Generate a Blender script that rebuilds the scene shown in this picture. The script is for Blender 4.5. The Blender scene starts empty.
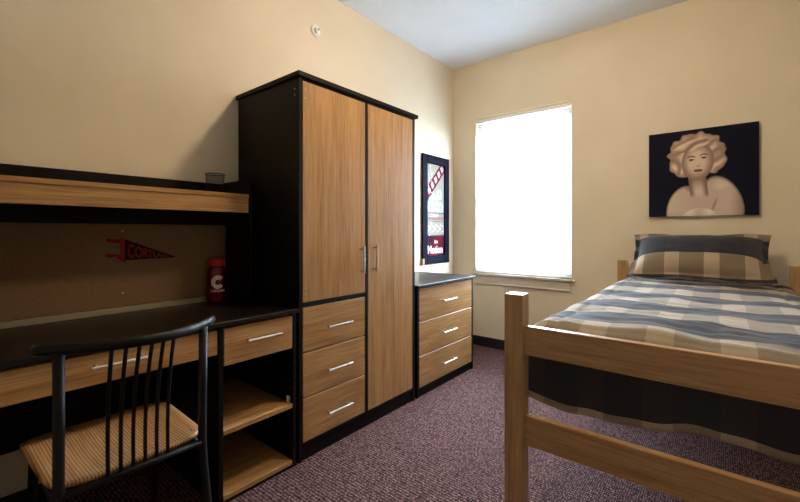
import bpy, bmesh, math, random
from mathutils import Vector, Matrix, noise
S = bpy.context.scene
COL = S.collection
PI = math.pi
random.seed(4)

def lin(c):
    return tuple(((x/255)/12.92 if x/255 <= .04045 else ((x/255+.055)/1.055)**2.4) for x in c)
def rgba(c): return (*lin(c), 1)

# ------------------------------------------------------------------ materials
def base_mat(name, col, rough=.5, metal=0, spec=.5):
    m = bpy.data.materials.new(name); m.use_nodes = True
    b = m.node_tree.nodes['Principled BSDF']
    b.inputs['Base Color'].default_value = rgba(col)
    b.inputs['Roughness'].default_value = rough
    b.inputs['Metallic'].default_value = metal
    b.inputs['Specular IOR Level'].default_value = spec
    return m
def nt(m): return m.node_tree.nodes, m.node_tree.links, m.node_tree.nodes['Principled BSDF']
def ramp(N, stops, interp='LINEAR'):
    r = N.new('ShaderNodeValToRGB'); r.color_ramp.interpolation = interp
    e = r.color_ramp.elements
    while len(e) > 1: e.remove(e[-1])
    e[0].position = stops[0][0]; e[0].color = rgba(stops[0][1])
    for p, c in stops[1:]:
        q = e.new(p); q.color = rgba(c)
    return r
def coords(N, L, scale, kind='Object', rot=(0,0,0)):
    t = N.new('ShaderNodeTexCoord'); mp = N.new('ShaderNodeMapping')
    mp.inputs['Scale'].default_value = scale; mp.inputs['Rotation'].default_value = rot
    L.new(t.outputs[kind], mp.inputs['Vector']); return mp.outputs['Vector']
def tex_noise(N, L, vec, scale, detail=3, rough=.5, dist=0):
    n = N.new('ShaderNodeTexNoise'); n.inputs['Scale'].default_value = scale
    n.inputs['Detail'].default_value = detail; n.inputs['Roughness'].default_value = rough
    n.inputs['Distortion'].default_value = dist
    L.new(vec, n.inputs['Vector']); return n.outputs['Fac']
def bump(N, L, b, h, strength=.2, dist=.002):
    bp = N.new('ShaderNodeBump'); bp.inputs['Strength'].default_value = strength
    bp.inputs['Distance'].default_value = dist
    L.new(h, bp.inputs['Height']); L.new(bp.outputs['Normal'], b.inputs['Normal'])
def wood(name, axis, dark, mid, light, rough=.42, stretch=26, fine=120, dist=.3, band=.165):
    m = base_mat(name, mid, rough); N, L, b = nt(m)
    sc = [1, 1, 1]; sc['XYZ'.index(axis)] = 1/stretch
    v = coords(N, L, tuple(sc))
    n1 = tex_noise(N, L, v, fine, 5, .65, dist)
    n2 = tex_noise(N, L, v, fine/5, 2, .5, dist*2.6)
    mx = N.new('ShaderNodeMath'); mx.operation = 'MULTIPLY_ADD'
    mx.inputs[1].default_value = .62; L.new(n1, mx.inputs[0])
    m2 = N.new('ShaderNodeMath'); m2.operation = 'MULTIPLY'; m2.inputs[1].default_value = .38
    L.new(n2, m2.inputs[0]); L.new(m2.outputs[0], mx.inputs[2])
    r = ramp(N, [(.5-band, dark), (.5, mid), (.5+band, light)])
    L.new(mx.outputs[0], r.inputs['Fac']); L.new(r.outputs['Color'], b.inputs['Base Color'])
    bump(N, L, b, n1, .12, .001)
    return m
OD, OM, OL = (138, 98, 56), (172, 131, 82), (193, 153, 104)
M = {}
M['oak_z'] = wood('oak_laminate_upright', 'Z', OD, OM, OL)
M['oak_y'] = wood('oak_laminate_level', 'Y', OD, OM, OL)
BD, BM_, BL = (150, 114, 74), (180, 143, 98), (198, 163, 118)
M['bed_z'] = wood('bed_oak_upright', 'Z', BD, BM_, BL, .36, 18)
M['bed_x'] = wood('bed_oak_crosswise', 'X', BD, BM_, BL, .36, 18)
M['bed_y'] = wood('bed_oak_lengthwise', 'Y', BD, BM_, BL, .36, 18)
def seat_mat():
    m = wood('striped_seat_veneer', 'X', (160, 118, 74), (184, 144, 98), (206, 170, 124), .4, 40, 120, 0)
    N, L, b = nt(m); src = b.inputs['Base Color'].links[0].from_socket
    v = coords(N, L, (.06, 1, 1)); wv = N.new('ShaderNodeTexWave'); wv.bands_direction = 'Y'
    wv.inputs['Scale'].default_value = 40; wv.inputs['Distortion'].default_value = 1.2; wv.inputs['Detail'].default_value = 2; wv.inputs['Detail Scale'].default_value = 6
    L.new(v, wv.inputs['Vector']); r = ramp(N, [(0, (165, 140, 122)), (.35, (228, 220, 210)), (.6, (255, 255, 255))])
    L.new(wv.outputs['Fac'], r.inputs['Fac']); x = N.new('ShaderNodeMixRGB'); x.blend_type = 'MULTIPLY'; x.inputs[0].default_value = 1
    L.new(src, x.inputs[1]); L.new(r.outputs[0], x.inputs[2]); L.new(x.outputs[0], b.inputs['Base Color']); return m
M['seat'] = seat_mat()
def black_lam(name, rough, spec):
    m = base_mat(name, (16, 12, 11), rough, 0, spec); N, L, b = nt(m)
    v = coords(N, L, (1, .08, 1)); n = tex_noise(N, L, v, 60, 3)
    r = ramp(N, [(.3, (12, 9, 9)), (.7, (20, 15, 14))]); L.new(n, r.inputs['Fac'])
    L.new(r.outputs['Color'], b.inputs['Base Color']); bump(N, L, b, n, .05, .001); return m
M['black'] = black_lam('black_brown_laminate', .55, .16)
M['blacktop'] = black_lam('black_brown_worktop_laminate', .36, .4)
def paint(name, col, rough=.75, amp=4):
    m = base_mat(name, col, rough, 0, .3); N, L, b = nt(m)
    v = coords(N, L, (1, 1, 1)); n = tex_noise(N, L, v, 90, 3); n2 = tex_noise(N, L, v, 2.5, 3)
    r = ramp(N, [(.3, tuple(c-amp for c in col)), (.7, tuple(min(255, c+amp//2) for c in col))])
    L.new(n2, r.inputs['Fac']); L.new(r.outputs['Color'], b.inputs['Base Color'])
    bump(N, L, b, n, .12, .002); return m
M['wall'] = paint('beige_wall_paint', (222, 210, 187))
M['ceil'] = paint('white_ceiling_paint', (234, 238, 243))
M['white'] = base_mat('white_vinyl', (232, 232, 230), .4)
M['trim'] = paint('offwhite_trim_paint', (205, 196, 182), .5, 2)
M['basebd'] = base_mat('black_vinyl_baseboard', (22, 23, 30), .45)
M['steel'] = base_mat('brushed_steel', (190, 186, 178), .5, .8)
M['screw'] = base_mat('screw_metal', (190, 180, 165), .35, 1)
M['chair'] = base_mat('black_powder_coat', (14, 14, 17), .5, 0, .3)
M['navyframe'] = base_mat('dark_navy_frame', (11, 16, 30), .8, 0, .06)
M['canvas'] = base_mat('dark_canvas', (24, 24, 38), .9, 0, .1)
M['plastic_w'] = base_mat('white_plastic', (225, 222, 214), .45)
M['red'] = base_mat('red_felt', (150, 14, 24), .9)
M['felt'] = base_mat('black_felt', (18, 13, 15), .95)
M['redcap'] = base_mat('red_plastic_cap', (150, 16, 20), .35)
M['wprint'] = base_mat('white_print', (225, 205, 200), .6)
M['wire'] = base_mat('black_wire', (14, 14, 14), .5, .6)
M['tan'] = base_mat('tan_cardboard', (176, 142, 104), .8)
M['matt'] = base_mat('mattress_ticking', (70, 80, 110), .9)
M['grey'] = base_mat('grey_beige_metal_strip', (150, 142, 122), .5, .2)
M['grass'] = paint('pale_concrete_ground', (190, 188, 180), .9, 12)
M['siding'] = base_mat('pale_siding', (225, 222, 215), .7)
M['shingle'] = base_mat('grey_shingle', (150, 150, 155), .8)
M['leaf'] = paint('tree_green', (80, 110, 70), .9, 14)
M['bark'] = base_mat('bark', (90, 75, 60), .9)
def cork():
    m = base_mat('cork_board', (120, 86, 58), .9); N, L, b = nt(m)
    v = coords(N, L, (1, 1, 1)); n = tex_noise(N, L, v, 260, 4, .7)
    r = ramp(N, [(.3, (92, 70, 48)), (.55, (122, 94, 66)), (.72, (142, 110, 78))]); L.new(n, r.inputs['Fac'])
    L.new(r.outputs['Color'], b.inputs['Base Color']); bump(N, L, b, n, .3, .002); return m
M['cork'] = cork()
def glass(name='window_glass', refl=.02):
    m = bpy.data.materials.new(name); m.use_nodes = True
    N, L = m.node_tree.nodes, m.node_tree.links; N.clear()
    o = N.new('ShaderNodeOutputMaterial'); t = N.new('ShaderNodeBsdfTransparent'); g = N.new('ShaderNodeBsdfGlossy')
    g.inputs['Roughness'].default_value = .02; f = N.new('ShaderNodeMixShader'); f.inputs[0].default_value = refl
    L.new(t.outputs[0], f.inputs[1]); L.new(g.outputs[0], f.inputs[2]); L.new(f.outputs[0], o.inputs[0]); return m
M['glass'] = glass(); M['acrylic'] = glass('matte_acrylic_sheet', .003)
def bottle_mat():
    m = base_mat('red_translucent_plastic', (112, 9, 22), .2); b = m.node_tree.nodes['Principled BSDF']
    b.inputs['Transmission Weight'].default_value = .35; return m
M['bottle'] = bottle_mat()
def slat_mat():
    m = bpy.data.materials.new('white_slat_vinyl'); m.use_nodes = True
    N, L = m.node_tree.nodes, m.node_tree.links; b = N['Principled BSDF']; o = N['Material Output']
    b.inputs['Base Color'].default_value = (.86, .88, .9, 1); b.inputs['Roughness'].default_value = .45
    t = N.new('ShaderNodeBsdfTranslucent'); t.inputs['Color'].default_value = (.9, .95, 1, 1)
    f = N.new('ShaderNodeMixShader'); f.inputs[0].default_value = .45
    L.new(b.outputs[0], f.inputs[1]); L.new(t.outputs[0], f.inputs[2]); L.new(f.outputs[0], o.inputs[0]); return m
M['slat'] = slat_mat()
def carpet():
    m = base_mat('purple_brown_loop_carpet', (104, 78, 82), .95, 0, .15); N, L, b = nt(m)
    v = coords(N, L, (1, 1, 1), 'Object', (0, 0, 0))
    # rows of small loops
    mp = N.new('ShaderNodeMapping'); mp.inputs['Scale'].default_value = (118, 66, 1); L.new(v, mp.inputs['Vector'])
    vo = N.new('ShaderNodeTexVoronoi'); vo.inputs['Scale'].default_value = 1; vo.inputs['Randomness'].default_value = .35
    L.new(mp.outputs[0], vo.inputs['Vector'])
    r = ramp(N, [(0, (206, 178, 174)), (.22, (146, 117, 116)), (.45, (82, 59, 59)), (.72, (22, 14, 15))])
    L.new(vo.outputs['Distance'], r.inputs['Fac'])
    n = tex_noise(N, L, v, 45, 3, .7)
    r2 = ramp(N, [(.35, (205, 195, 200)), (.65, (255, 248, 248))]); L.new(n, r2.inputs['Fac'])
    mx = N.new('ShaderNodeMixRGB'); mx.blend_type = 'MULTIPLY'; mx.inputs[0].default_value = .8
    L.new(r.outputs[0], mx.inputs[1]); L.new(r2.outputs[0], mx.inputs[2])
    L.new(mx.outputs[0], b.inputs['Base Color'])
    inv = N.new('ShaderNodeMath'); inv.operation = 'SUBTRACT'; inv.inputs[0].default_value = 1
    L.new(vo.outputs['Distance'], inv.inputs[1]); bump(N, L, b, inv.outputs[0], .7, .006)
    return m
M['carpet'] = carpet()
def attr_mat(name, rough=.6):
    m = base_mat(name, (128,)*3, rough); N, L, b = nt(m)
    a = N.new('ShaderNodeVertexColor'); a.layer_name = 'Col'; L.new(a.outputs['Color'], b.inputs['Base Color']); return m
M['print'] = attr_mat('printed_picture', .9)
M['print'].node_tree.nodes['Principled BSDF'].inputs['Specular IOR Level'].default_value = .08
def plaid(name, cols, rows, cA, cB, nA, nB, u0, u1, v0, v1, inv=False):
    """cloth colour from UV: column list of edges (light starts), row list of navy bands, in metres"""
    m = base_mat(name, cA, .85, 0, .2); N, L, b = nt(m)
    t = N.new('ShaderNodeTexCoord'); sp = N.new('ShaderNodeSeparateXYZ'); L.new(t.outputs['UV'], sp.inputs[0])
    def mask(out, bands, a0, a1):
        st = [(0, (0, 0, 0))]
        for p, q in bands:
            st += [((p-a0)/(a1-a0), (255,)*3), ((q-a0)/(a1-a0), (0, 0, 0))]
        r = ramp(N, st, 'CONSTANT'); L.new(out, r.inputs['Fac']); return r.outputs['Color']
    mc = mask(sp.outputs['X'], cols, u0, u1); mr = mask(sp.outputs['Y'], rows, v0, v1)
    def mix(f, a, b_):
        x = N.new('ShaderNodeMixRGB'); L.new(f, x.inputs[0]); x.inputs[1].default_value = rgba(a); x.inputs[2].default_value = rgba(b_); return x.outputs[0]
    be = mix(mc, cA, cB); na = mix(mc, nA, nB)
    x = N.new('ShaderNodeMixRGB'); L.new(mr, x.inputs[0]); L.new(be, x.inputs[1]); L.new(na, x.inputs[2])
    vv = coords(N, L, (1, 1, 1), 'UV')
    n = tex_noise(N, L, vv, 160, 3, .7)
    r2 = ramp(N, [(.3, (234, 238, 243)), (.7, (255, 255, 255))]); L.new(n, r2.inputs['Fac'])
    y = N.new('ShaderNodeMixRGB'); y.blend_type = 'MULTIPLY'; y.inputs[0].default_value = 1
    L.new(x.outputs[0], y.inputs[1]); L.new(r2.outputs[0], y.inputs[2]); L.new(y.outputs[0], b.inputs['Base Color'])
    b.inputs['Sheen Weight'].default_value = .15
    bump(N, L, b, n, .15, .001)
    return m

# ------------------------------------------------------------------ helpers
def thing(name, label, cat, loc, group=None):
    o = bpy.data.objects.new(name, None); COL.objects.link(o)
    o.location = loc; o['label'] = label; o['category'] = cat
    o.empty_display_size = .05
    if group: o['group'] = group
    return o
def wloc(o):
    v = Vector((0, 0, 0))
    while o is not None: v += o.location; o = o.parent
    return v
def obj(name, bm, mat, parent=None, smooth=False, loc=None):
    """bm is in world coordinates; the object's origin goes to its parent's origin (or loc)"""
    me = bpy.data.meshes.new(name)
    org = wloc(parent) if parent is not None else Vector(loc or (0, 0, 0))
    bmesh.ops.translate(bm, verts=bm.verts, vec=-org)
    bmesh.ops.recalc_face_normals(bm, faces=bm.faces)
    bm.to_mesh(me); bm.free()
    for mm in (mat if isinstance(mat, (list, tuple)) else [mat]): me.materials.append(mm)
    if smooth:
        for p in me.polygons: p.use_smooth = True
    o = bpy.data.objects.new(name, me); COL.objects.link(o)
    if parent is not None: o.parent = parent
    else: o.location = org
    return o
def tag(o, label, cat, group=None):
    o['label'] = label; o['category'] = cat
    if group: o['group'] = group
    return o
def struct(o): o['kind'] = 'structure'; return o
def bx(bm, x0, x1, y0, y1, z0, z1, bev=.0015, seg=1):
    r = bmesh.ops.create_cube(bm, size=1)
    for v in r['verts']:
        v.co = Vector((x0 + (v.co.x+.5)*(x1-x0), y0 + (v.co.y+.5)*(y1-y0), z0 + (v.co.z+.5)*(z1-z0)))
    if bev:
        es = list({e for v in r['verts'] for e in v.link_edges})
        bmesh.ops.bevel(bm, geom=es, offset=bev, segments=seg, affect='EDGES', profile=.7)
    return bm
def box(*a, **k): return bx(bmesh.new(), *a, **k)
def tube(bm, pts, r, n=12, cap=True):
    pts = [Vector(p) for p in pts]; rings = []
    rr = r if isinstance(r, (list, tuple)) else [r]*len(pts)
    up = None
    for i, p in enumerate(pts):
        t = (pts[min(i+1, len(pts)-1)] - pts[max(i-1, 0)]).normalized()
        if up is None: up = Vector((0, 0, 1)) if abs(t.z) < .9 else Vector((1, 0, 0))
        a = t.cross(up).normalized(); b = a.cross(t).normalized(); up = b
        rings.append([bm.verts.new(p + (a*math.cos(q*2*PI/n) + b*math.sin(q*2*PI/n))*rr[i]) for q in range(n)])
    for i in range(len(rings)-1):
        for q in range(n):
            bm.faces.new((rings[i][q], rings[i][(q+1) % n], rings[i+1][(q+1) % n], rings[i+1][q]))
    if cap: bm.faces.new(rings[0]); bm.faces.new(rings[-1][::-1])
    return bm
def lathe(bm, prof, c, n=32, axis='Z'):
    rings = []
    for r, h in prof:
        ring = []
        for q in range(n):
            a = 2*PI*q/n; u, v = r*math.cos(a), r*math.sin(a)
            co = {'Z': (u, v, h), 'X': (h, u, v), 'Y': (u, h, v)}[axis]
            ring.append(bm.verts.new(Vector(c) + Vector(co)))
        rings.append(ring)
    for i in range(len(rings)-1):
        for q in range(n): bm.faces.new((rings[i][q], rings[i][(q+1) % n], rings[i+1][(q+1) % n], rings[i+1][q]))
    bm.faces.new(rings[0]); bm.faces.new(rings[-1])
    return bm
def curve(f, n): return [f(i/n) for i in range(n+1)]
def text_bm(s, size=1.0, ext=.0, bold=0.0):
    """flat text mesh in XY, returned as bmesh plus bounds"""
    cu = bpy.data.curves.new('t', 'FONT'); cu.body = s; cu.size = size; cu.extrude = ext; cu.offset = bold
    cu.resolution_u = 3
    o = bpy.data.objects.new('t', cu); COL.objects.link(o)
    dg = bpy.context.evaluated_depsgraph_get(); me = o.evaluated_get(dg).to_mesh()
    bm = bmesh.new(); bm.from_mesh(me); o.evaluated_get(dg).to_mesh_clear()
    bpy.data.objects.remove(o); bpy.data.curves.remove(cu)
    xs = [v.co.x for v in bm.verts]; ys = [v.co.y for v in bm.verts]
    return bm, min(xs), max(xs), min(ys), max(ys)

# ------------------------------------------------------------------ room
XL, YB, ZC = -2.115, 3.47, 2.73
XR, YF = 1.55, -1.6
WX0, WX1, WZ0, WZ1 = -1.862, -.972, .70, 2.168
struct(obj('floor', box(XL-.1, XR+.1, YF-.1, YB+.12, -.12, 0, bev=0), M['carpet']))
struct(obj('ceiling', box(XL-.1, XR+.1, YF-.1, YB+.12, ZC, ZC+.12, bev=0), M['ceil']))
struct(obj('wall_left', box(XL-.1, XL, YF-.1, YB+.12, 0, ZC, bev=0), M['wall']))
struct(obj('wall_right', box(XR, XR+.1, YF-.1, YB+.12, 0, ZC, bev=0), M['wall']))
struct(obj('wall_front', box(XL, XR, YF-.1, YF, 0, ZC, bev=0), M['wall']))
bm = bmesh.new()
YO = YB+.12
for a in ((XL, WX0, 0, ZC), (WX1, XR, 0, ZC), (WX0, WX1, 0, WZ0), (WX0, WX1, WZ1, ZC)):
    bx(bm, a[0], a[1], YB, YO, a[2], a[3], bev=0)
struct(obj('wall_back', bm, M['wall']))
struct(obj('baseboard_back', box(XL, XR, YB-.012, YB, 0, .092, bev=.003), M['basebd']))
struct(obj('baseboard_left', box(XL, XL+.012, YF, YB-.012, 0, .092, bev=.003), M['basebd']))
struct(obj('baseboard_right', box(XR-.012, XR, YF, YB-.012, 0, .092, bev=.003), M['basebd']))
# window: frame with two sashes, one vertical bar, glass
bm = bmesh.new()
F0, F1 = YB+.05, YB+.11
for a in ((WX0, WX0+.045, WZ0, WZ1), (WX1-.045, WX1, WZ0, WZ1), (WX0+.045, WX1-.045, WZ0, WZ0+.05), (WX0+.045, WX1-.045, WZ1-.045, WZ1)):
    bx(bm, a[0], a[1], F0, F1, a[2], a[3], bev=.003)
win = struct(obj('window_1', bm, M['white']))
def sash(z0, z1, y0, y1):
    bm = bmesh.new(); x0, x1 = WX0+.045, WX1-.045
    for a in ((x0, x0+.035, z0, z1), (x1-.035, x1, z0, z1), (x0+.035, x1-.035, z0, z0+.035), (x0+.035, x1-.035, z1-.035, z1), ((x0+x1)/2-.009, (x0+x1)/2+.009, z0+.035, z1-.035)):
        bx(bm, a[0], a[1], y0, y1, a[2], a[3], bev=.002)
    s = obj('sash', bm, M['white'], win)
    obj('pane', box(x0+.035, x1-.035, (y0+y1)/2-.002, (y0+y1)/2+.002, z0+.035, z1-.035, bev=0), M['glass'], s)
sash(WZ0+.05, 1.45, F0+.004, F0+.028); sash(1.41, WZ1-.045, F0+.032, F0+.056)
struct(obj('trim_1', box(WX0-.018, WX1+.022, YB-.035, YB+.049, .682, .70, bev=.004, seg=2), M['trim']))   # sill
bm = box(WX0-.005, WX1-.008, YB-.014, YB, .608, .682, bev=.002)
bx(bm, WX0-.008, WX1-.005, YB-.02, YB, .596, .609, bev=.003)
struct(obj('trim_2', bm, M['trim']))                                                                   # apron
struct(obj('trim_3', box(WX0+.03, WX1-.03, YB-.006, YB, 2.186, 2.194, bev=.001), M['white']))
# blind
bl = thing('window_blind', 'closed-up white slatted blind covering the whole bright window', 'blind', ((WX0+WX1)/2, YB+.02, WZ1))
x0, x1 = WX0+.002, WX1-.002
obj('headrail', box(x0, x1, YB-.004, YB+.03, WZ1-.022, WZ1-.001, bev=.002), M['white'], bl)
bm = bmesh.new(); zt, zb = WZ1-.033, WZ0+.03; nsl = 68
for i in range(nsl):
    z = zt + (zb-zt)*i/(nsl-1); tl = math.radians(34); w = .0125
    pr = []
    for k in range(5):
        q = -1+k*.5; bow = .0016*(1-q*q)
        pr.append((YB+.016 + q*w*math.cos(tl) - bow*math.sin(tl), z + q*w*math.sin(tl) + bow*math.cos(tl)))
    va = [bm.verts.new((x0+.001, y, zz)) for y, zz in pr]; vb = [bm.verts.new((x1-.001, y, zz)) for y, zz in pr]
    for k in range(4): bm.faces.new((va[k], va[k+1], vb[k+1], vb[k]))
o = obj('slats', bm, M['slat'], bl, smooth=True)
md = o.modifiers.new('t', 'SOLIDIFY'); md.thickness = .0006
obj('bottom_rail', box(x0+.002, x1-.002, YB+.004, YB+.028, WZ0+.003, WZ0+.017, bev=.003), M['white'], bl)
for xx in (x0+.1, (x0+x1)/2, x1-.1):
    bm = bmesh.new()
    for yy in (YB+.0055, YB+.0265): tube(bm, [(xx, yy, WZ0+.015), (xx, yy, WZ1-.03)], .0009, 6)
    obj('ladder_cord', bm, M['white'], bl)

# ------------------------------------------------------------------ furniture helpers
XF = -1.55     # front plane of the whole run
def handle(parent, p0, p1):
    p0, p1 = Vector(p0), Vector(p1); d = (p1-p0).normalized(); out = Vector((1, 0, 0)); q = .03
    bm = bmesh.new(); tube(bm, [p0+out*q, p1+out*q], .006, 14)
    for s in (p0+d*.016, p1-d*.016): tube(bm, [s-out*.0005, s+out*q], .0052, 10)
    return obj('handle', bm, M['steel'], parent, smooth=False)
def screws(parent, pts, r=.0038):
    for p in pts:
        bm = bmesh.new(); lathe(bm, [(r, -.0006), (r, .0004), (r*.7, .0011), (.0004, .0013)], p, 12, 'X')
        obj('screw', bm, M['screw'], parent)
def panel(name, parent, *a, mat='black', bev=.0012): return obj(name, box(*a, bev=bev), M[mat], parent)

# ------------------------------------------------------------------ wardrobe
Y0, Y1 = 1.158, 2.068; XB = -2.098
w = thing('wardrobe', 'tall black and oak wardrobe with two doors and three drawers', 'wardrobe', ((XB+XF)/2, (Y0+Y1)/2, 0))
panel('top_board', w, XL+.004, XF+.012, Y0-.010, Y1+.022, 1.831, 1.853)
sp = panel('side_panel', w, XB, XF, Y0, Y0+.020, 0, 1.831)
for z in (1.776, 1.748):
    bm = bmesh.new(); lathe(bm, [(.003, -.0012), (.003, 0), (.0003, .0005)], (XF-.032, Y0-.0002, z), 10, 'Y'); obj('screw', bm, M['screw'], w)
panel('side_panel', w, XB, XF, Y1-.022, Y1, 0, 1.831)
panel('divider', w, XB+.02, XF, 1.607, 1.627, .075, 1.831)
panel('plinth', w, XF-.03, XF-.008, Y0+.02, Y1-.022, 0, .082)
panel('cross_rail', w, XB+.02, XF-.001, Y0+.02, 1.607, .733, .755)
panel('top_rail', w, XF-.02, XF-.001, Y0+.02, Y1-.022, 1.817, 1.831)
panel('bottom_board', w, XB+.02, XF-.001, Y0+.02, Y1-.022, .070, .086)
panel('back_panel', w, XB, XB+.008, Y0+.02, Y1-.022, .07, 1.83)
dl = panel('door', w, XF-.018, XF, Y0+.023, 1.605, .757, 1.815, mat='oak_z')
handle(dl, (XF, 1.567, .866), (XF, 1.567, 1.016))
screws(dl, [(XF+.0002, Y0+.036, z) for z in (1.776, 1.735, .825, .795)])
dr = panel('door', w, XF-.018, XF, 1.629, Y1-.025, .088, 1.815, mat='oak_z')
handle(dr, (XF, 1.672, .866), (XF, 1.672, 1.022))
screws(dr, [(XF+.0002, Y1-.038, z) for z in (1.17, 1.135, .76, .725)])
for z0, z1 in ((.088, .296), (.302, .513), (.519, .731)):
    d = panel('drawer', w, XF-.3, XF, Y0+.023, 1.605, z0, z1, mat='oak_y', bev=.0022)
    zc = (z0+z1)/2-.005; handle(d, (XF, 1.318, zc), (XF, 1.482, zc))
# ------------------------------------------------------------------ dresser
Y0, Y1 = 2.096, 2.845
w = thing('dresser', 'low three-drawer dresser with black top beside the wardrobe', 'dresser', ((XB+XF)/2, (Y0+Y1)/2, 0))
panel('top_board', w, XB, XF+.012, Y0-.003, Y1+.022, .722, .742, mat='blacktop')
panel('side_panel', w, XB, XF, Y0, Y0+.020, 0, .722)
panel('side_panel', w, XB, XF, Y1-.020, Y1, 0, .722)
panel('plinth', w, XF-.03, XF-.008, Y0+.02, Y1-.02, 0, .06)
panel('bottom_board', w, XB+.02, XF-.001, Y0+.02, Y1-.02, .046, .062)
panel('back_panel', w, XB, XB+.008, Y0+.02, Y1-.02, .05, .72)
for z0, z1 in ((.064, .269), (.275, .495), (.501, .718)):
    d = panel('drawer', w, XF-.3, XF, Y0+.022, Y1-.023, z0, z1, mat='oak_y', bev=.0022)
    zc = (z0+z1)/2-.002; handle(d, (XF, 2.375, zc), (XF, 2.545, zc))
# ------------------------------------------------------------------ desk
Y0, Y1 = .085, 1.143
w = thing('desk', 'black-topped desk with oak drawers and two open oak shelves', 'desk', ((XB+XF)/2, (Y0+Y1)/2, 0))
panel('desk_top', w, XB, XF+.012, Y0-.01, Y1+.008, .717, .735, mat='blacktop')
panel('side_panel', w, XB, XF, Y0, Y0+.018, 0, .717)
panel('side_panel', w, XB, XF, .772, .792, 0, .717)
panel('side_panel', w, XB, XF, Y1-.018, Y1, 0, .717)
panel('back_panel', w, XB, XB+.012, Y0+.018, .772, .262, .717)
panel('back_panel', w, XB, XB+.012, .792, Y1-.018, .0, .717)
panel('plinth', w, XF-.02, XF-.004, .792, Y1-.018, 0, .014)
panel('shelf', w, XB+.012, XF-.001, .794, Y1-.02, .277, .297, mat='oak_y')
panel('shelf', w, XB+.012, XF-.001, .794, Y1-.02, .014, .034, mat='oak_y')
d = panel('drawer', w, XF-.4, XF, .795, Y1-.021, .555, .706, mat='oak_y', bev=.0022)
handle(d, (XF, .882, .643), (XF, 1.046, .643))
d = panel('drawer', w, XF-.4, XF-.001, Y0+.02, .769, .607, .706, mat='oak_y', bev=.0022)
handle(d, (XF, .358, .668), (XF, .522, .668))
for z in (.36, .40, .24, .2, .46, .5):
    bm = bmesh.new(); lathe(bm, [(.003, .0015), (.003, -.001), (.0003, -.0015)], (XF-.03, Y1-.0185, z), 8, 'Y'); obj('peg_hole', bm, M['screw'], w)
bm = box(XF-.045, XF-.02, Y1-.026, Y1-.0175, .298, .325, bev=.003); obj('shelf_bracket', bm, M['plastic_w'], w)
# ------------------------------------------------------------------ hutch on the desk
HX = -1.845; HY0, HY1 = .095, 1.092; HB = -2.098; g = .7355
w = thing('desk_hutch', 'black hutch with oak-fronted shelf and brown cork back on the desk', 'hutch', ((HB+HX)/2, (HY0+HY1)/2, g))
panel('side_panel', w, HB, HX, HY1-.018, HY1, g, 1.358)
panel('side_panel', w, HB, HX, HY0, HY0+.018, g, 1.358)
panel('back_panel', w, HB, HB+.012, HY0+.018, HY1-.018, g, 1.350)
panel('shelf', w, HB+.012, HX+.002, HY0+.018, HY1-.018, 1.263, 1.282, mat='oak_y')
panel('front_rail', w, HX-.018, HX-.003, HY0+.018, HY1-.018, 1.19, 1.263, mat='oak_y')
panel('cork_board', w, HB+.012, HB+.022, HY0+.018, HY1-.018, .762, 1.13, mat='cork')
panel('bottom_strip', w, HB+.012, HB+.030, HY0+.018, HY1-.018, g, .760, mat='grey')
panel('top_strip', w, HB+.012, HB+.030, HY0+.018, HY1-.018, 1.13, 1.262)
screws(w, [(HB+.0222, y, z) for y, z in ((.60, 1.098), (.60, .822), (.205, 1.09))], .004)
# ------------------------------------------------------------------ pennant on the cork
PX = HB+.0235
def yz_poly(pts, x0, x1):
    bm = bmesh.new(); a = [bm.verts.new((x0, y, z)) for y, z in pts]; b = [bm.verts.new((x1, y, z)) for y, z in pts]
    bm.faces.new(a); bm.faces.new(b[::-1])
    for i in range(len(pts)): bm.faces.new((a[i], a[(i+1) % len(pts)], b[(i+1) % len(pts)], b[i]))
    return bm
PYA, PYB, PZT, PZB, PZP = .606, .826, 1.062, .967, .971
pn = thing('pennant', 'small black felt pennant reading CORTLAND with red edge and ties', 'pennant', (PX, .73, .97))
obj('banner', yz_poly([(PYA, PZT), (PYB, PZP), (PYA, PZB)], PX, PX+.002), M['felt'], pn)
obj('red_edge', yz_poly([(PYA-.018, PZT+.004), (PYA+.001, PZT+.003), (PYA+.001, PZB-.003), (PYA-.014, PZB-.004)], PX, PX+.0035), M['red'], pn)
def ribbon(pts, w_):
    bm = bmesh.new(); pr = []
    for i, (y, z, x) in enumerate(pts):
        pr.append((bm.verts.new((PX+x, y, z+w_/2)), bm.verts.new((PX+x, y+.002, z-w_/2))))
    for i in range(len(pr)-1): bm.faces.new((pr[i][0], pr[i+1][0], pr[i+1][1], pr[i][1]))
    bmesh.ops.solidify(bm, geom=bm.faces[:], thickness=.0015); return bm
obj('tie', ribbon([(PYA-.014, 1.050, .003), (PYA-.04, 1.054, .006), (PYA-.07, 1.059, .004)], .016), M['red'], pn)
obj('tie', ribbon([(PYA-.012, .985, .003), (PYA-.04, .990, .007), (PYA-.072, .992, .004)], .012), M['red'], pn)
obj('tie', ribbon([(PYA-.030, .985, .004), (PYA-.012, .970, .006), (PYA+.004, .958, .004)], .013), M['red'], pn)
bm, a0, a1, b0, b1 = text_bm('CORTLAND', 1, 0, .02)
for v in bm.verts:
    t = (v.co.x-a0)/(a1-a0); q = (v.co.y-b0)/(b1-b0)
    t2 = 1-(1-t)**1.35*1.0 if t < 1 else 1
    y = PYA+.012 + t2*.168
    f = (y-PYA)/(PYB-PYA)
    zt = PZT+(PZP-PZT)*f; zb = PZB+(PZP-PZB)*f; h = zt-zb; mrg = .1*h+.003
    v.co = Vector((PX+.0024, y, zb+mrg*.8+(h-1.9*mrg)*q))
ltr = obj('lettering', bm, M['red'], pn); md = ltr.modifiers.new('t', 'SOLIDIFY'); md.thickness = .0008
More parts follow.
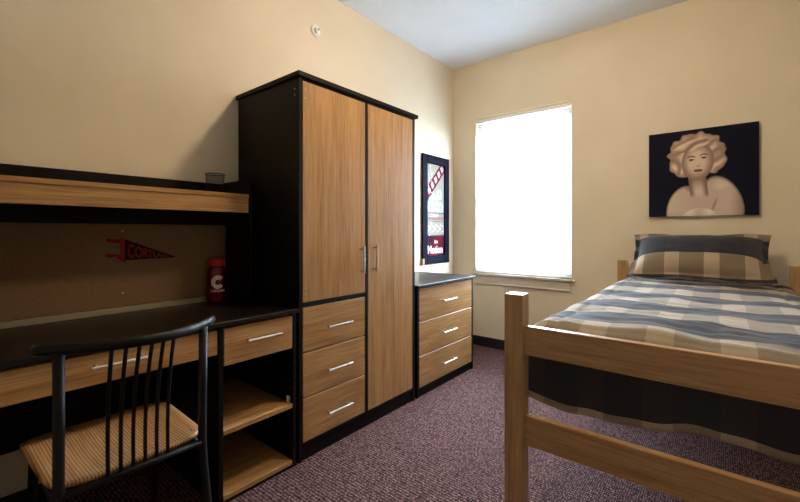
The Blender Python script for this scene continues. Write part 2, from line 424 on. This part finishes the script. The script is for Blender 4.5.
# ------------------------------------------------------------------ bottle
BX, BY, BZ, BR = -2.021, .998, .7355, .044
bt = thing('water_bottle', 'red plastic water bottle with white emblem on the desk', 'bottle', (BX, BY, BZ))
bm = bmesh.new()
prof = [(.033, 0), (.041, .004), (BR, .014), (BR, .158), (.042, .169), (.037, .178), (.035, .182)]
lathe(bm, prof, (BX, BY, BZ), 48); obj('body', bm, M['bottle'], bt, smooth=True)
bm = bmesh.new(); lathe(bm, [(.035, .182), (.039, .1825), (.040, .185), (.040, .216), (.037, .223), (.012, .225), (.001, .2252)], (BX, BY, BZ), 40)
for q in range(36):
    a = q*2*PI/36; c = Vector((BX+.040*math.cos(a), BY+.040*math.sin(a), BZ))
    tube(bm, [c+Vector((0, 0, .187)), c+Vector((0, 0, .214))], .0009, 5)
obj('cap', bm, M['redcap'], bt, smooth=True)
aim = math.atan2(0-BY, 0-BX) + .12
def on_bottle(bm, cx, cz, w_, r=BR+.0004):
    """wrap flat XY bm (x right, y up, centred) round the bottle facing the room"""
    for v in bm.verts:
        a = aim + (v.co.x)/BR
        v.co = Vector((BX+r*math.cos(a), BY+r*math.sin(a), cz+v.co.y))
    return bm
bm, a0, a1, b0, b1 = text_bm('CORTLAND', 1, 0, .025)
k = .072/(a1-a0)
bmesh.ops.subdivide_edges(bm, edges=[e for e in bm.edges], cuts=1)
for v in bm.verts: v.co = Vector(((v.co.x-(a0+a1)/2)*k, (v.co.y-b0)*.012/(b1-b0), 0))
obj('lettering', on_bottle(bm, 0, BZ+.055, 0), M['wprint'], bt)
bm = bmesh.new()     # thick open-sided C with a jagged crest
def cpt(a, r): return Vector((.030*r*math.cos(a), .032*r*math.sin(a), 0))
n = 40; prev = None
for i in range(n+1):
    a = math.radians(38 + (322-38)*i/n)
    ro = 1.0 + (.14*abs(math.sin(i*.9)) if i < 24 else .03); ri = .42
    cur = (bm.verts.new(cpt(a, ro)), bm.verts.new(cpt(a, .7)), bm.verts.new(cpt(a, ri)))
    if prev:
        for s in (0, 1): bm.faces.new((prev[s], cur[s], cur[s+1], prev[s+1]))
    prev = cur
obj('emblem', on_bottle(bm, 0, BZ+.104, 0), M['wprint'], bt)
# ------------------------------------------------------------------ pencil cup
CX, CY_ = -1.985, .972; cz = 1.2825
cp = thing('pencil_cup', 'black wire mesh pencil cup on the hutch shelf', 'cup', (CX, CY_, cz))
bm = bmesh.new(); n = 26; m_ = 13; rings = []
for j in range(m_+1):
    r = .036+.008*j/m_; rings.append([bm.verts.new((CX+r*math.cos(2*PI*(q+.5*(j % 2))/n), CY_+r*math.sin(2*PI*(q+.5*(j % 2))/n), cz+.002+.098*j/m_)) for q in range(n)])
for j in range(m_):
    for q in range(n):
        A = rings[j]; B = rings[j+1]
        if j % 2 == 0: bm.faces.new((A[q], A[(q+1) % n], B[q])); bm.faces.new((A[(q+1) % n], B[(q+1) % n], B[q]))
        else: bm.faces.new((A[q], A[(q+1) % n], B[(q+1) % n])); bm.faces.new((A[q], B[(q+1) % n], B[q]))
o = obj('mesh_wall', bm, M['wire'], cp); md = o.modifiers.new('w', 'WIREFRAME'); md.thickness = .0009; md.use_replace = True
bm = bmesh.new(); tube(bm, [(CX+.0445*math.cos(a*PI/20), CY_+.0445*math.sin(a*PI/20), cz+.101) for a in range(41)], .0022, 8)
obj('rim', bm, M['wire'], cp, smooth=True)
bm = bmesh.new(); lathe(bm, [(.0365, 0), (.0365, .003), (.001, .0031)], (CX, CY_, cz), 32); obj('base', bm, M['wire'], cp)

# ------------------------------------------------------------------ chair
ch = thing('desk_chair', 'black metal spindle-back chair with striped wooden seat at the desk', 'chair', (-1.48, .41, 0))
def railX(y): return -1.192 - .105*((y-.41)/.21)**2
ZR = .806
bm = bmesh.new()     # flattened curved top tube
pts = curve(lambda t: (railX(.195+.435*t), .195+.435*t, ZR), 30); ring = []
for i, p in enumerate(pts):
    p = Vector(p); t = (Vector(pts[min(i+1, 30)])-Vector(pts[max(i-1, 0)])).normalized(); a = t.cross(Vector((0, 0, 1))).normalized()
    ring.append([bm.verts.new(p + a*.0095*math.cos(q*2*PI/16) + Vector((0, 0, .014*math.sin(q*2*PI/16)))) for q in range(16)])
for i in range(30):
    for q in range(16): bm.faces.new((ring[i][q], ring[i][(q+1) % 16], ring[i+1][(q+1) % 16], ring[i+1][q]))
bm.faces.new(ring[0]); bm.faces.new(ring[-1])
obj('top_rail', bm, M['chair'], ch, smooth=True)
for y, s in ((.232, -1), (.580, 1)):
    bm = bmesh.new()
    tube(bm, [(railX(y), y, ZR-.008), (-1.266, y, .6), (-1.268, y, .44), (-1.262, y+s*.002, .36), (-1.235, y+s*.008, .18), (-1.205, y+s*.015, .012)], .0125, 14)
    lg = obj('back_leg', bm, M['chair'], ch, smooth=True)
    bm = bmesh.new(); lathe(bm, [(.014, 0), (.015, .002), (.015, .014), (.0128, .018)], (-1.204, y+s*.015, 0), 16); obj('foot', bm, M['chair'], lg)
    yf = .245 if s < 0 else .585
    bm = bmesh.new()
    tube(bm, [(-1.268, y, .415), (-1.45, (y+yf)/2, .418), (-1.62, yf, .42), (-1.652, yf, .41), (-1.668, yf, .37), (-1.690, yf+s*.006, .012)], .0125, 14)
    lg = obj('front_leg', bm, M['chair'], ch, smooth=True)
    bm = bmesh.new(); lathe(bm, [(.014, 0), (.015, .002), (.015, .014), (.0128, .018)], (-1.690, yf+s*.006, 0), 16); obj('foot', bm, M['chair'], lg)
bm = bmesh.new(); tube(bm, [(-1.264, .238, .440), (-1.264, .574, .440)], .009, 12); obj('lower_rail', bm, M['chair'], ch, smooth=True)
bm = bmesh.new(); tube(bm, [(-1.62, .245, .42), (-1.62, .585, .42)], .010, 12); obj('cross_bar', bm, M['chair'], ch, smooth=True)
for i in range(6):
    yb = .3325+.0293*i; yt = .326+.0290*i
    def f(t, yb=yb, yt=yt):
        xt = railX(yt); e = t**2.2
        return (-1.264+(xt+1.264)*e, yb+(yt-yb)*t, .442+(ZR-.01-.442)*t)
    bm = bmesh.new(); tube(bm, curve(f, 14), .0052, 10); obj('spindle', bm, M['chair'], ch, smooth=True)
bm = bmesh.new(); gx, gy = 24, 18; G = []
def seat_pt(a, b):
    # a 0 back .. 1 front, b -1..1 ; superelliptic outline
    hx = .226; cx = -1.502
    X = 2*a-1; ex = math.copysign(abs(X), X)
    k = (1-.10*abs(X)**6)
    half = (.190+.014*a)*(1-.16*max(0, X)**5-.06*max(0, -X)**9)
    kk = (1-.10*abs(b)**6)
    x = cx-hx*X*kk; y = .407+half*b
    z = .452 - .012*math.exp(-((a-.35)/.3)**2)*(1-b*b) - .028*max(0, a-.72)**1.5/.15 + .004*b*b
    return Vector((x, y, z))
for i in range(gx+1): G.append([bm.verts.new(seat_pt(i/gx, -1+2*j/gy)) for j in range(gy+1)])
for i in range(gx):
    for j in range(gy): bm.faces.new((G[i][j], G[i+1][j], G[i+1][j+1], G[i][j+1]))
o = obj('seat', bm, M['seat'], ch, smooth=True)
md = o.modifiers.new('t', 'SOLIDIFY'); md.thickness = .012; md.offset = 0
for y in (.235, .572):
    bm = bmesh.new(); lathe(bm, [(.005, .0), (.005, .002), (.001, .003)], (-1.325, y, .4605), 12); obj('screw', bm, M['screw'], ch)

# ------------------------------------------------------------------ bed
bed = thing('bed_frame', 'solid oak bed frame with square posts and wide foot rails', 'bed', (-.11, 2.37, 0))
PXL, PXR = -.610, .322
def post(x, y, top):
    return obj('post', box(x, x+.067, y, y+.061, 0, top, bev=.005, seg=2), M['bed_z'], bed)
post(PXL, 1.350, .873); post(PXR, 1.350, .873); post(PXL, 3.340, .885); post(PXR, 3.340, .885)
for z0, z1 in ((.660, .762), (.342, .447)):
    obj('end_rail', box(PXL+.066, PXR+.001, 1.368, 1.396, z0, z1, bev=.004, seg=2), M['bed_x'], bed)
    obj('end_rail', box(PXL+.066, PXR+.001, 3.355, 3.383, z0, z1, bev=.004, seg=2), M['bed_x'], bed)
for x in (PXL+.008, PXR+.034):
    obj('side_rail', box(x, x+.025, 1.410, 3.341, .480, .565, bev=.004, seg=2), M['bed_y'], bed)
obj('deck', box(PXL+.034, PXR+.033, 1.465, 3.33, .545, .557, bev=.002), M['bed_x'], bed)
obj('deck_rail', box(PXL+.034, PXL+.052, 1.465, 3.33, .500, .545, bev=.002), M['bed_y'], bed)
obj('deck_rail', box(PXR+.015, PXR+.033, 1.465, 3.33, .500, .545, bev=.002), M['bed_y'], bed)
BCX = (PXL+PXR+.067)/2
mt = obj('mattress', box(BCX-.425, BCX+.425, 1.472, 3.325, .558, .735, bev=.03, seg=4), M['matt'], loc=(BCX, 2.4, .5), smooth=True)
tag(mt, 'mattress under the plaid comforter on the oak bed', 'mattress')
# comforter
HW, RAD = .465, .070; YFT, YHD = 1.436, 3.332; ZT = .763
NU, NV = 130, 190
U0, U1 = -(HW-RAD+RAD*PI/2+.12), (HW-RAD+RAD*PI/2+.12)
V0 = YFT+RAD-RAD*PI/2-.205; V1 = YHD
def fold(d, R):
    """d = cloth length past the start of the bend -> (outward, down)"""
    if d <= 0: return 0, 0
    L_ = R*PI/2
    if d < L_: a = d/R; return R*math.sin(a), R*(1-math.cos(a))
    return R, R+(d-L_)
bm = bmesh.new(); uvl = bm.loops.layers.uv.new('UVMap'); G = []; PR = {}
for i in range(NU+1):
    row = []
    for j in range(NV+1):
        u = U0+(U1-U0)*i/NU; v = V0+(V1-V0)*j/NV
        ax = abs(u)-(HW-RAD); ay = (YFT+RAD)-v
        ox, dx = fold(ax, RAD); oy, dy = fold(ay, RAD)
        sx = math.copysign(min(abs(u), HW-RAD)+ox, u); y = max(v, YFT+RAD)-oy
        drop = max(dx, dy) if min(dx, dy) < .001 else (dx**3+dy**3)**(1/3)
        drop = min(drop, .32)
        inner = max(0, 1-drop/.05)
        p = Vector((BCX+sx, y, ZT-drop))
        # soft puff, quilting seams, wrinkles
        nz = noise.noise(Vector((u*3.1, v*2.3, 1.7)))*.012 + noise.noise(Vector((u*7, v*9, 5)))*.009 + noise.noise(Vector((u*20, v*24, 9)))*.003 + noise.noise(Vector((u*3.5, v*26, 4)))*.004
        crown = .010*(1-(u/HW)**2) if abs(u) < HW else 0
        seam = -.007*math.exp(-(((v-1.475))/.008)**2) - .005*math.exp(-((abs(u)-.36)/.01)**2)
        p.z += (nz+crown+seam)*max(inner, .12 if drop < .06 else 0)
        # drape waviness (outwards only)
        if dy > .03 and dx < .03:
            w_ = min(1, (dy-.03)/.1); p.y += w_*(.006*math.sin(u*17+1)+.004*math.sin(u*39))*.6+.004*w_
            p.z += w_*(.018*math.sin(u*7.66+.437)+.004*math.sin(u*23)+.002*math.sin(u*47))
            p.y += -.006*math.exp(-((dy-.262)/.01)**2)
        if dx > .03 and dy < .03:
            w_ = min(1, (dx-.03)/.1); p.x -= math.copysign(w_*(.004*math.sin(v*15)+.003*math.sin(v*33)), u)
            p.z += w_*.012*math.sin(v*8)
        vv = bm.verts.new(p); row.append(vv); PR[vv] = ((u-U0+.010*noise.noise(Vector((u*4, v*4, 3))))/(U1-U0), (v-V0+(0.016*noise.noise(Vector((u*2.6, v*3.2, 11)))+.012*noise.noise(Vector((u*8, v*8, 2))))*(1 if v > 1.45 else 0))/(V1-V0))
    G.append(row)
for i in range(NU):
    for j in range(NV):
        f = bm.faces.new((G[i][j], G[i+1][j], G[i+1][j+1], G[i][j+1]))
        for l in f.loops: l[uvl].uv = PR[l.vert]
cols = [(-.385-BCX+.19*k, -.308-BCX+.19*k) for k in range(-1, 6)]
rows = [(V0+.022, V0+.19), (1.555, 1.755), (1.92, 2.15), (2.315, 2.51), (2.69, 2.86), (3.0, 3.12), (3.22, 3.30)]
BEA, BEB, NVA, NVB = (142, 130, 114), (170, 156, 138), (44, 47, 55), (53, 52, 57)
M['comf'] = plaid('plaid_comforter_cloth', cols, rows, BEA, BEB, NVA, NVB, U0, U1, V0, V1)
cf = obj('comforter', bm, M['comf'], loc=(BCX, 2.4, .77), smooth=True)
md = cf.modifiers.new('t', 'SOLIDIFY'); md.thickness = .012; md.offset = -1
tag(cf, 'blue and beige plaid comforter spread over the bed', 'comforter')
# pillow with flange, leaning on the wall
PW, PH = .335, .175; FL = .035; T = .088
bm = bmesh.new(); uvl = bm.loops.layers.uv.new('UVMap'); n1, n2 = 64, 44
base = Vector((-.130, 3.075, .778)); tiltA = math.radians(40)
ex = Vector((1, 0, 0)); eu = Vector((0, math.cos(tiltA), math.sin(tiltA))); en = Vector((0, -math.sin(tiltA), math.cos(tiltA)))
def pil(a, b, side):
    x = a*(PW+FL); y = b*(PH+FL)
    ca, cb = min(1, abs(x)/PW), min(1, abs(y)/PH)
    t = T*((1-ca**3.2)**.62)*((1-cb**2.6)**.55) if ca < 1 and cb < 1 else 0
    pull = 1-.075*(1-abs(b)**2)*(abs(a)**4)
    pull2 = 1-.05*(1-abs(a)**2)*(abs(b)**4)
    x *= pull; y *= pull2
    wr = noise.noise(Vector((a*4, b*3, side*3)))*.006*(t/T+.3) + noise.noise(Vector((a*11, b*7, side*3+8)))*.003
    # flange ripple at the sides
    fl = max(0, (abs(a)*(PW+FL)-PW)/FL) + max(0, (abs(b)*(PH+FL)-PH)/FL)
    h = side*(t+.002) + wr*side*(.4 if t > 0 else 0) + fl*.013*math.sin(b*11+a*5)
    return base + ex*x + eu*(y+PH+.01) + en*(h+.055)
for side in (1, -1):
    G = [[bm.verts.new(pil(-1+2*i/n1, -1+2*j/n2, side)) for j in range(n2+1)] for i in range(n1+1)]
    for i in range(n1):
        for j in range(n2):
            f = bm.faces.new((G[i][j], G[i+1][j], G[i+1][j+1], G[i][j+1]))
            for l, (p, q) in zip(f.loops, ((i, j), (i+1, j), (i+1, j+1), (i, j+1))): l[uvl].uv = (p/n1, q/n2)
bmesh.ops.remove_doubles(bm, verts=bm.verts, dist=.00001)
W2, H2 = 2*(PW+FL), 2*(PH+FL)
pc = [(.05, .12), (.285, .39), (.555, .66), (.82, .91)]
pc = [(a*W2, b*W2) for a, b in pc]
pr_ = [(0, .05), (.36, .85)]; pr_ = [(a*H2+.0001, b*H2) for a, b in pr_]
M['pill'] = plaid('plaid_pillow_cloth', pc, pr_, (124, 109, 90), (168, 151, 130), (42, 46, 56), (51, 50, 55), 0, W2, 0, H2)
pl = obj('pillow', bm, M['pill'], loc=(-.13, 3.2, .8), smooth=True)
tag(pl, 'plaid pillow with a navy band propped at the head of the bed', 'pillow')

# ------------------------------------------------------------------ pictures
def printed(name, parent, org, ex, ez, W, H, nx, nz, fn):
    """flat printed sheet: vertex colours from fn(u right 0..1, v down 0..1)"""
    me = bpy.data.meshes.new(name); vs = []; fs = []; cs = []
    o0 = wloc(parent)
    for j in range(nz+1):
        for i in range(nx+1):
            vs.append(Vector(org)+Vector(ex)*(W*i/nx)+Vector(ez)*(H*j/nz)-o0); cs.append(fn(i/nx, 1-j/nz))
    for j in range(nz):
        for i in range(nx):
            a = j*(nx+1)+i; fs.append((a, a+1, a+nx+2, a+nx+1))
    me.from_pydata(vs, [], fs); ca = me.color_attributes.new('Col', 'FLOAT_COLOR', 'POINT')
    for k, c in enumerate(cs): ca.data[k].color = (*lin(c), 1)
    me.materials.append(M['print']); o = bpy.data.objects.new(name, me); COL.objects.link(o); o.parent = parent; return o
def sm(a, b, x): t = max(0, min(1, (x-a)/(b-a))); return t*t*(3-2*t)
def mixc(a, b, t): return tuple(a[i]+(b[i]-a[i])*t for i in range(3))
def ell(u, v, cx, cy, rx, ry, rot=0):
    c, s = math.cos(rot), math.sin(rot); x, y = u-cx, v-cy
    x, y = x*c+y*s, -x*s+y*c
    return math.hypot(x/rx, y/ry)
def portrait(u, v):
    bg = (24, 25, 40); skin = (214, 198, 184); sh = (122, 102, 92); c = bg
    # shoulders and chest
    body = max(1-ell(u, v, .335, .91, .155, .27, .2), 1-ell(u, v, .70, .85, .17, .31, -.3), 1-ell(u, v, .52, .96, .27, .34))
    t = sm(-.01, .03, body)
    if t > 0:
        k = .5+.5*math.sin(u*7+v*3-1.2); col = mixc(sh, skin, sm(0, .16, body)*.8+.15*k)
        col = mixc(col, sh, .55*sm(1.1, .2, ell(u, v, .42, .70, .10, .035, .5)))
        col = mixc(col, sh, .5*sm(.74, .88, u)+.45*sm(1.0, .3, ell(u, v, .625, .88, .02, .12, .3)))
        col = mixc(col, (232, 218, 204), .5*sm(1.1, .2, ell(u, v, .68, .66, .08, .07)))
        c = mixc(c, col, t)
    dr = ell(u, v, .50, 1.08, .19, .17)
    c = mixc(c, mixc((232, 222, 210), (204, 190, 176), .5+.5*math.sin(u*34+v*9+1.5*math.sin(v*15))), sm(1.02, .97, dr)*.9)
    # neck
    e = max(abs(u-(.47+.10*(v-.55)))/.085, 0)
    if .52 < v < .80: c = mixc(c, mixc((128, 104, 92), skin, sm(1, .2, e)*sm(.5, .72, v)), sm(1.05, .9, e)*sm(.8, .74, v))
    # hair mass, with waves
    wob = .05*math.sin(11*math.atan2(v-.3, u-.46)+1)+.03*math.sin(19*math.atan2(v-.3, u-.46))
    h = min(ell(u, v, .46, .27, .255, .225), ell(u, v, .34, .38, .13, .16), ell(u, v, .61, .36, .12, .15))+wob
    if h < 1.08:
        st = .5+.5*math.sin(38*ell(u, v, .50, .40, .8, .9)+9*noise.noise(Vector((u*5, v*5, 2))))
        col = mixc((118, 94, 82), (222, 200, 178), .25+.7*st*sm(1.1, .6, h)+.1)
        c = mixc(c, col, sm(1.06, .98, h))
    # face
    f = ell(u, v, .475, .375, .148, .21, .06)
    if f < 1.1:
        col = mixc((150, 124, 108), (216, 196, 178), sm(1.0, .45, f)); col = mixc(col, sh, .35*sm(.52, .64, u)*sm(1.2, .6, f))
        for sgn, ey in ((-1, .35), (1, .335)):
            exx = .475+sgn*.058
            col = mixc(col, (96, 74, 68), .8*sm(1.2, .5, ell(u, v, exx, ey, .030, .012)))
            col = mixc(col, (38, 28, 30), sm(1.2, .6, ell(u, v, exx, ey, .012, .011)))
            bv = ey-.042+.012*((u-exx)/.03)**2
            if abs(u-exx) < .036: col = mixc(col, (84, 62, 54), .75*sm(.012, .004, abs(v-bv)))
        col = mixc(col, (140, 112, 98), .6*sm(1.3, .5, ell(u, v, .482, .425, .022, .010)))
        col = mixc(col, (226, 208, 192), .5*sm(1.3, .2, ell(u, v, .472, .395, .010, .035)))
        col = mixc(col, (96, 52, 54), .95*sm(1.15, .8, ell(u, v, .48, .478, .042, .016)))
        col = mixc(col, (196, 176, 168), .5*sm(1.1, .5, ell(u, v, .48, .476, .026, .004)))
        c = mixc(c, col, sm(1.05, .97, f))
    # fringe over the forehead
    g_ = ell(u, v, .42, .185, .17, .06, -.25)
    st = .5+.5*math.sin(60*(v+.5*u)+4*noise.noise(Vector((u*6, v*6, 7))))
    c = mixc(c, mixc((140, 116, 100), (226, 204, 184), st), sm(1.08, .9, g_))
    return c
CX0, CX1, CZ0, CZ1 = -.420, .186, 1.204, 1.808
pc_ = thing('canvas_picture', 'square dark canvas print of a fair-haired woman with bare shoulders', 'picture', ((CX0+CX1)/2, YB, CZ0))
obj('canvas', box(CX0, CX1, YB-.028, YB-.001, CZ0, CZ1, bev=.002), M['canvas'], pc_)
printed('printed_portrait', pc_, (CX0+.001, YB-.0285, CZ0+.001), (1, 0, 0), (0, 0, 1), CX1-CX0-.002, CZ1-CZ0-.002, 200, 200, portrait)
# framed poster on the left wall
QY0, QY1, QZ0, QZ1 = 2.914, 3.361, .795, 1.807; FX = XL+.022
fp = thing('framed_poster', 'tall navy-framed poster with film strip and lettering on the left wall', 'picture', (XL, (QY0+QY1)/2, QZ0))
bw = .078; bm = bmesh.new()
for a in ((QY0, QY0+bw, QZ0, QZ1), (QY1-bw, QY1, QZ0, QZ1), (QY0+bw, QY1-bw, QZ0, QZ0+bw), (QY0+bw, QY1-bw, QZ1-bw, QZ1)):
    bx(bm, XL+.001, FX, a[0], a[1], a[2], a[3], bev=.003)
obj('frame', bm, M['navyframe'], fp)
def poster(u, v):
    c = (128, 125, 114)
    cream = (214, 206, 190); mar = (84, 16, 30)
    # circles
    if .20 < v < .60:
        for cx, cy in ((.25, .33), (.7, .33), (.48, .40), (.2, .47), (.78, .47), (.48, .53)):
            d = math.hypot((u-cx)*.29, (v-cy)*.86)
            if abs(d-.042) < .006 or abs(d-.022) < .004: c = (160, 168, 178)
    # rows of coloured dots / small dark marks
    for k, (vv, cc) in enumerate(((.535, (30, 30, 34)), (.585, (168, 48, 60)), (.625, (36, 60, 70)), (.60, (40, 36, 40)))):
        if abs(v-vv) < .008 and math.sin(u*(46+7*k)+k) > -.2: c = cc
    if .66 < v < .745 and math.sin(u*22+3*math.sin(v*60)) > .55: c = (178, 172, 160)
    if abs(v-.755) < .006 and math.sin(u*40) > 0: c = (120, 130, 140)
    if v > .775: c = mixc(mar, (46, 12, 34), .5+.5*math.sin(u*5+v*9))
    # film strip
    s = (v*.86*1.0 + u*.29*1.05) ; q = s-.30
    if v < .42 and abs(q) < .068 :
        c = mar
        w_ = (u*.29-v*.86*.6)/.085
        if abs(q) < .036 and (w_ % 1) > .42: c = (176, 142, 152)
    return c
PY0, PZ0, PWd, PHt = QY0+bw-.003, QZ0+bw-.003, (QY1-QY0)-2*bw+.006, (QZ1-QZ0)-2*bw+.006
# seen from the room the reader's left is the near side (small Y)
printed('poster_sheet', fp, (XL+.008, PY0, PZ0), (0, 1, 0), (0, 0, 1), PWd, PHt, 90, 240, poster)
def wall_text(s, y0, y1, z0, z1, parent):
    bm, a0, a1, b0, b1 = text_bm(s, 1, 0, .02)
    for v in bm.verts: v.co = Vector((XL+.0095, y0+(v.co.x-a0)/(a1-a0)*(y1-y0), z0+(v.co.y-b0)/(b1-b0)*(z1-z0)))
    obj('lettering', bm, M['wprint'], parent)
wall_text('in', PY0+.13, PY0+.18, PZ0+.115, PZ0+.15, fp)
wall_text('Motion', PY0+.02, PY0+PWd-.03, PZ0+.02, PZ0+.095, fp)
obj('pane', box(XL+.012, XL+.0135, PY0+.001, PY0+PWd-.001, PZ0+.001, PZ0+PHt-.001, bev=0), M['acrylic'], fp)
obj('corner_protector', box(XL+.001, FX+.003, QY0-.004, QY0+.022, QZ0-.004, QZ0+.055, bev=.002), M['tan'], fp)
# detector on the left wall
dz = (XL, 1.712, 2.437)
dt = thing('heat_detector', 'small round white detector high on the left wall', 'detector', dz)
bm = bmesh.new(); lathe(bm, [(.040, 0), (.040, .006), (.036, .011), (.026, .013)], dz, 32, 'X'); obj('base', bm, M['plastic_w'], dt, smooth=False)
bm = bmesh.new(); lathe(bm, [(.022, .0128), (.020, .026), (.014, .032), (.001, .033)], dz, 24, 'X'); obj('sensor', bm, M['plastic_w'], dt, smooth=True)
bm = bmesh.new(); lathe(bm, [(.006, .0332), (.006, .042), (.001, .043)], dz, 12, 'X'); obj('tip', bm, M['steel'], dt)

# ------------------------------------------------------------------ outside
gd = struct(obj('ground', box(-60, 40, YO+.05, 90, -.35, -.15, bev=0), M['grass']))
hs = thing('house', 'pale house seen faintly through the blind', 'house', (-13, 22, -.15))
obj('wall', box(-20, -10.5, 20, 26, -.15, 3.2, bev=0), M['siding'], hs)
bm = bmesh.new(); v = [bm.verts.new(p) for p in ((-20.5, 19.5, 3.2), (-10, 19.5, 3.2), (-10, 26.5, 3.2), (-20.5, 26.5, 3.2), (-17.5, 23, 5.0), (-13, 23, 5.0))]
for f in ((0, 1, 5, 4), (1, 2, 5), (2, 3, 4, 5), (3, 0, 4), (0, 3, 2, 1)): bm.faces.new([v[i] for i in f])
obj('roof', bm, M['shingle'], hs)
for x in (-18.5, -16, -13.5): obj('window', box(x, x+1, 19.96, 20.01, 1, 2.3, bev=0), M['shingle'], hs)

# ------------------------------------------------------------------ light
LX, LY = -.70, 1.71
cl = thing('ceiling_light', 'round frosted ceiling light in the middle of the room', 'light', (LX, LY, ZC))
bm = bmesh.new(); lathe(bm, [(.17, 0), (.17, -.02), (.001, -.021)], (LX, LY, ZC-.0005), 40); obj('base', bm, M['white'], cl)
em = bpy.data.materials.new('lamp_glow'); em.use_nodes = True; N, L = em.node_tree.nodes, em.node_tree.links; N.clear()
oo = N.new('ShaderNodeOutputMaterial'); e = N.new('ShaderNodeEmission'); e.inputs['Color'].default_value = (1, .77, .50, 1); e.inputs['Strength'].default_value = 56
L.new(e.outputs[0], oo.inputs[0])
bm = bmesh.new(); lathe(bm, [(.10, -.022), (.10, -.07), (.085, -.105), (.05, -.125), (.001, -.13)], (LX, LY, ZC), 40); obj('diffuser', bm, em, cl, smooth=True)

wd = bpy.data.worlds.new('World'); S.world = wd; wd.use_nodes = True; N, L = wd.node_tree.nodes, wd.node_tree.links
bg = N['Background']; bg.inputs['Color'].default_value = (.72, .86, 1, 1); bg.inputs['Strength'].default_value = 24
pl_ = bpy.data.lights.new('window_portal', 'AREA'); pl_.shape = 'RECTANGLE'; pl_.size = WX1-WX0; pl_.size_y = WZ1-WZ0
pl_.cycles.is_portal = True
po = bpy.data.objects.new('window_portal', pl_); COL.objects.link(po); po.location = ((WX0+WX1)/2, YO+.02, (WZ0+WZ1)/2); po.rotation_euler = (-PI/2, 0, 0)

# ------------------------------------------------------------------ camera
cam = bpy.data.cameras.new('Camera'); co = bpy.data.objects.new('Camera', cam); COL.objects.link(co)
cam.sensor_width = 36; cam.lens = 36*397.8/800; cam.clip_start = .05
cam.shift_y = (231.75-251)/800
co.location = (0, 0, 1.095); co.rotation_euler = (PI/2, 0, math.radians(38.99))
S.camera = co
S.view_settings.view_transform = 'Standard'; S.view_settings.look = 'None'; S.view_settings.gamma = 1
S.view_settings.exposure = 1.62; S.view_settings.use_curve_mapping = False
S.cycles.use_denoising = True
S.cycles.max_bounces = 10; S.cycles.diffuse_bounces = 6; S.cycles.transparent_max_bounces = 12
S.cycles.sample_clamp_indirect = 8
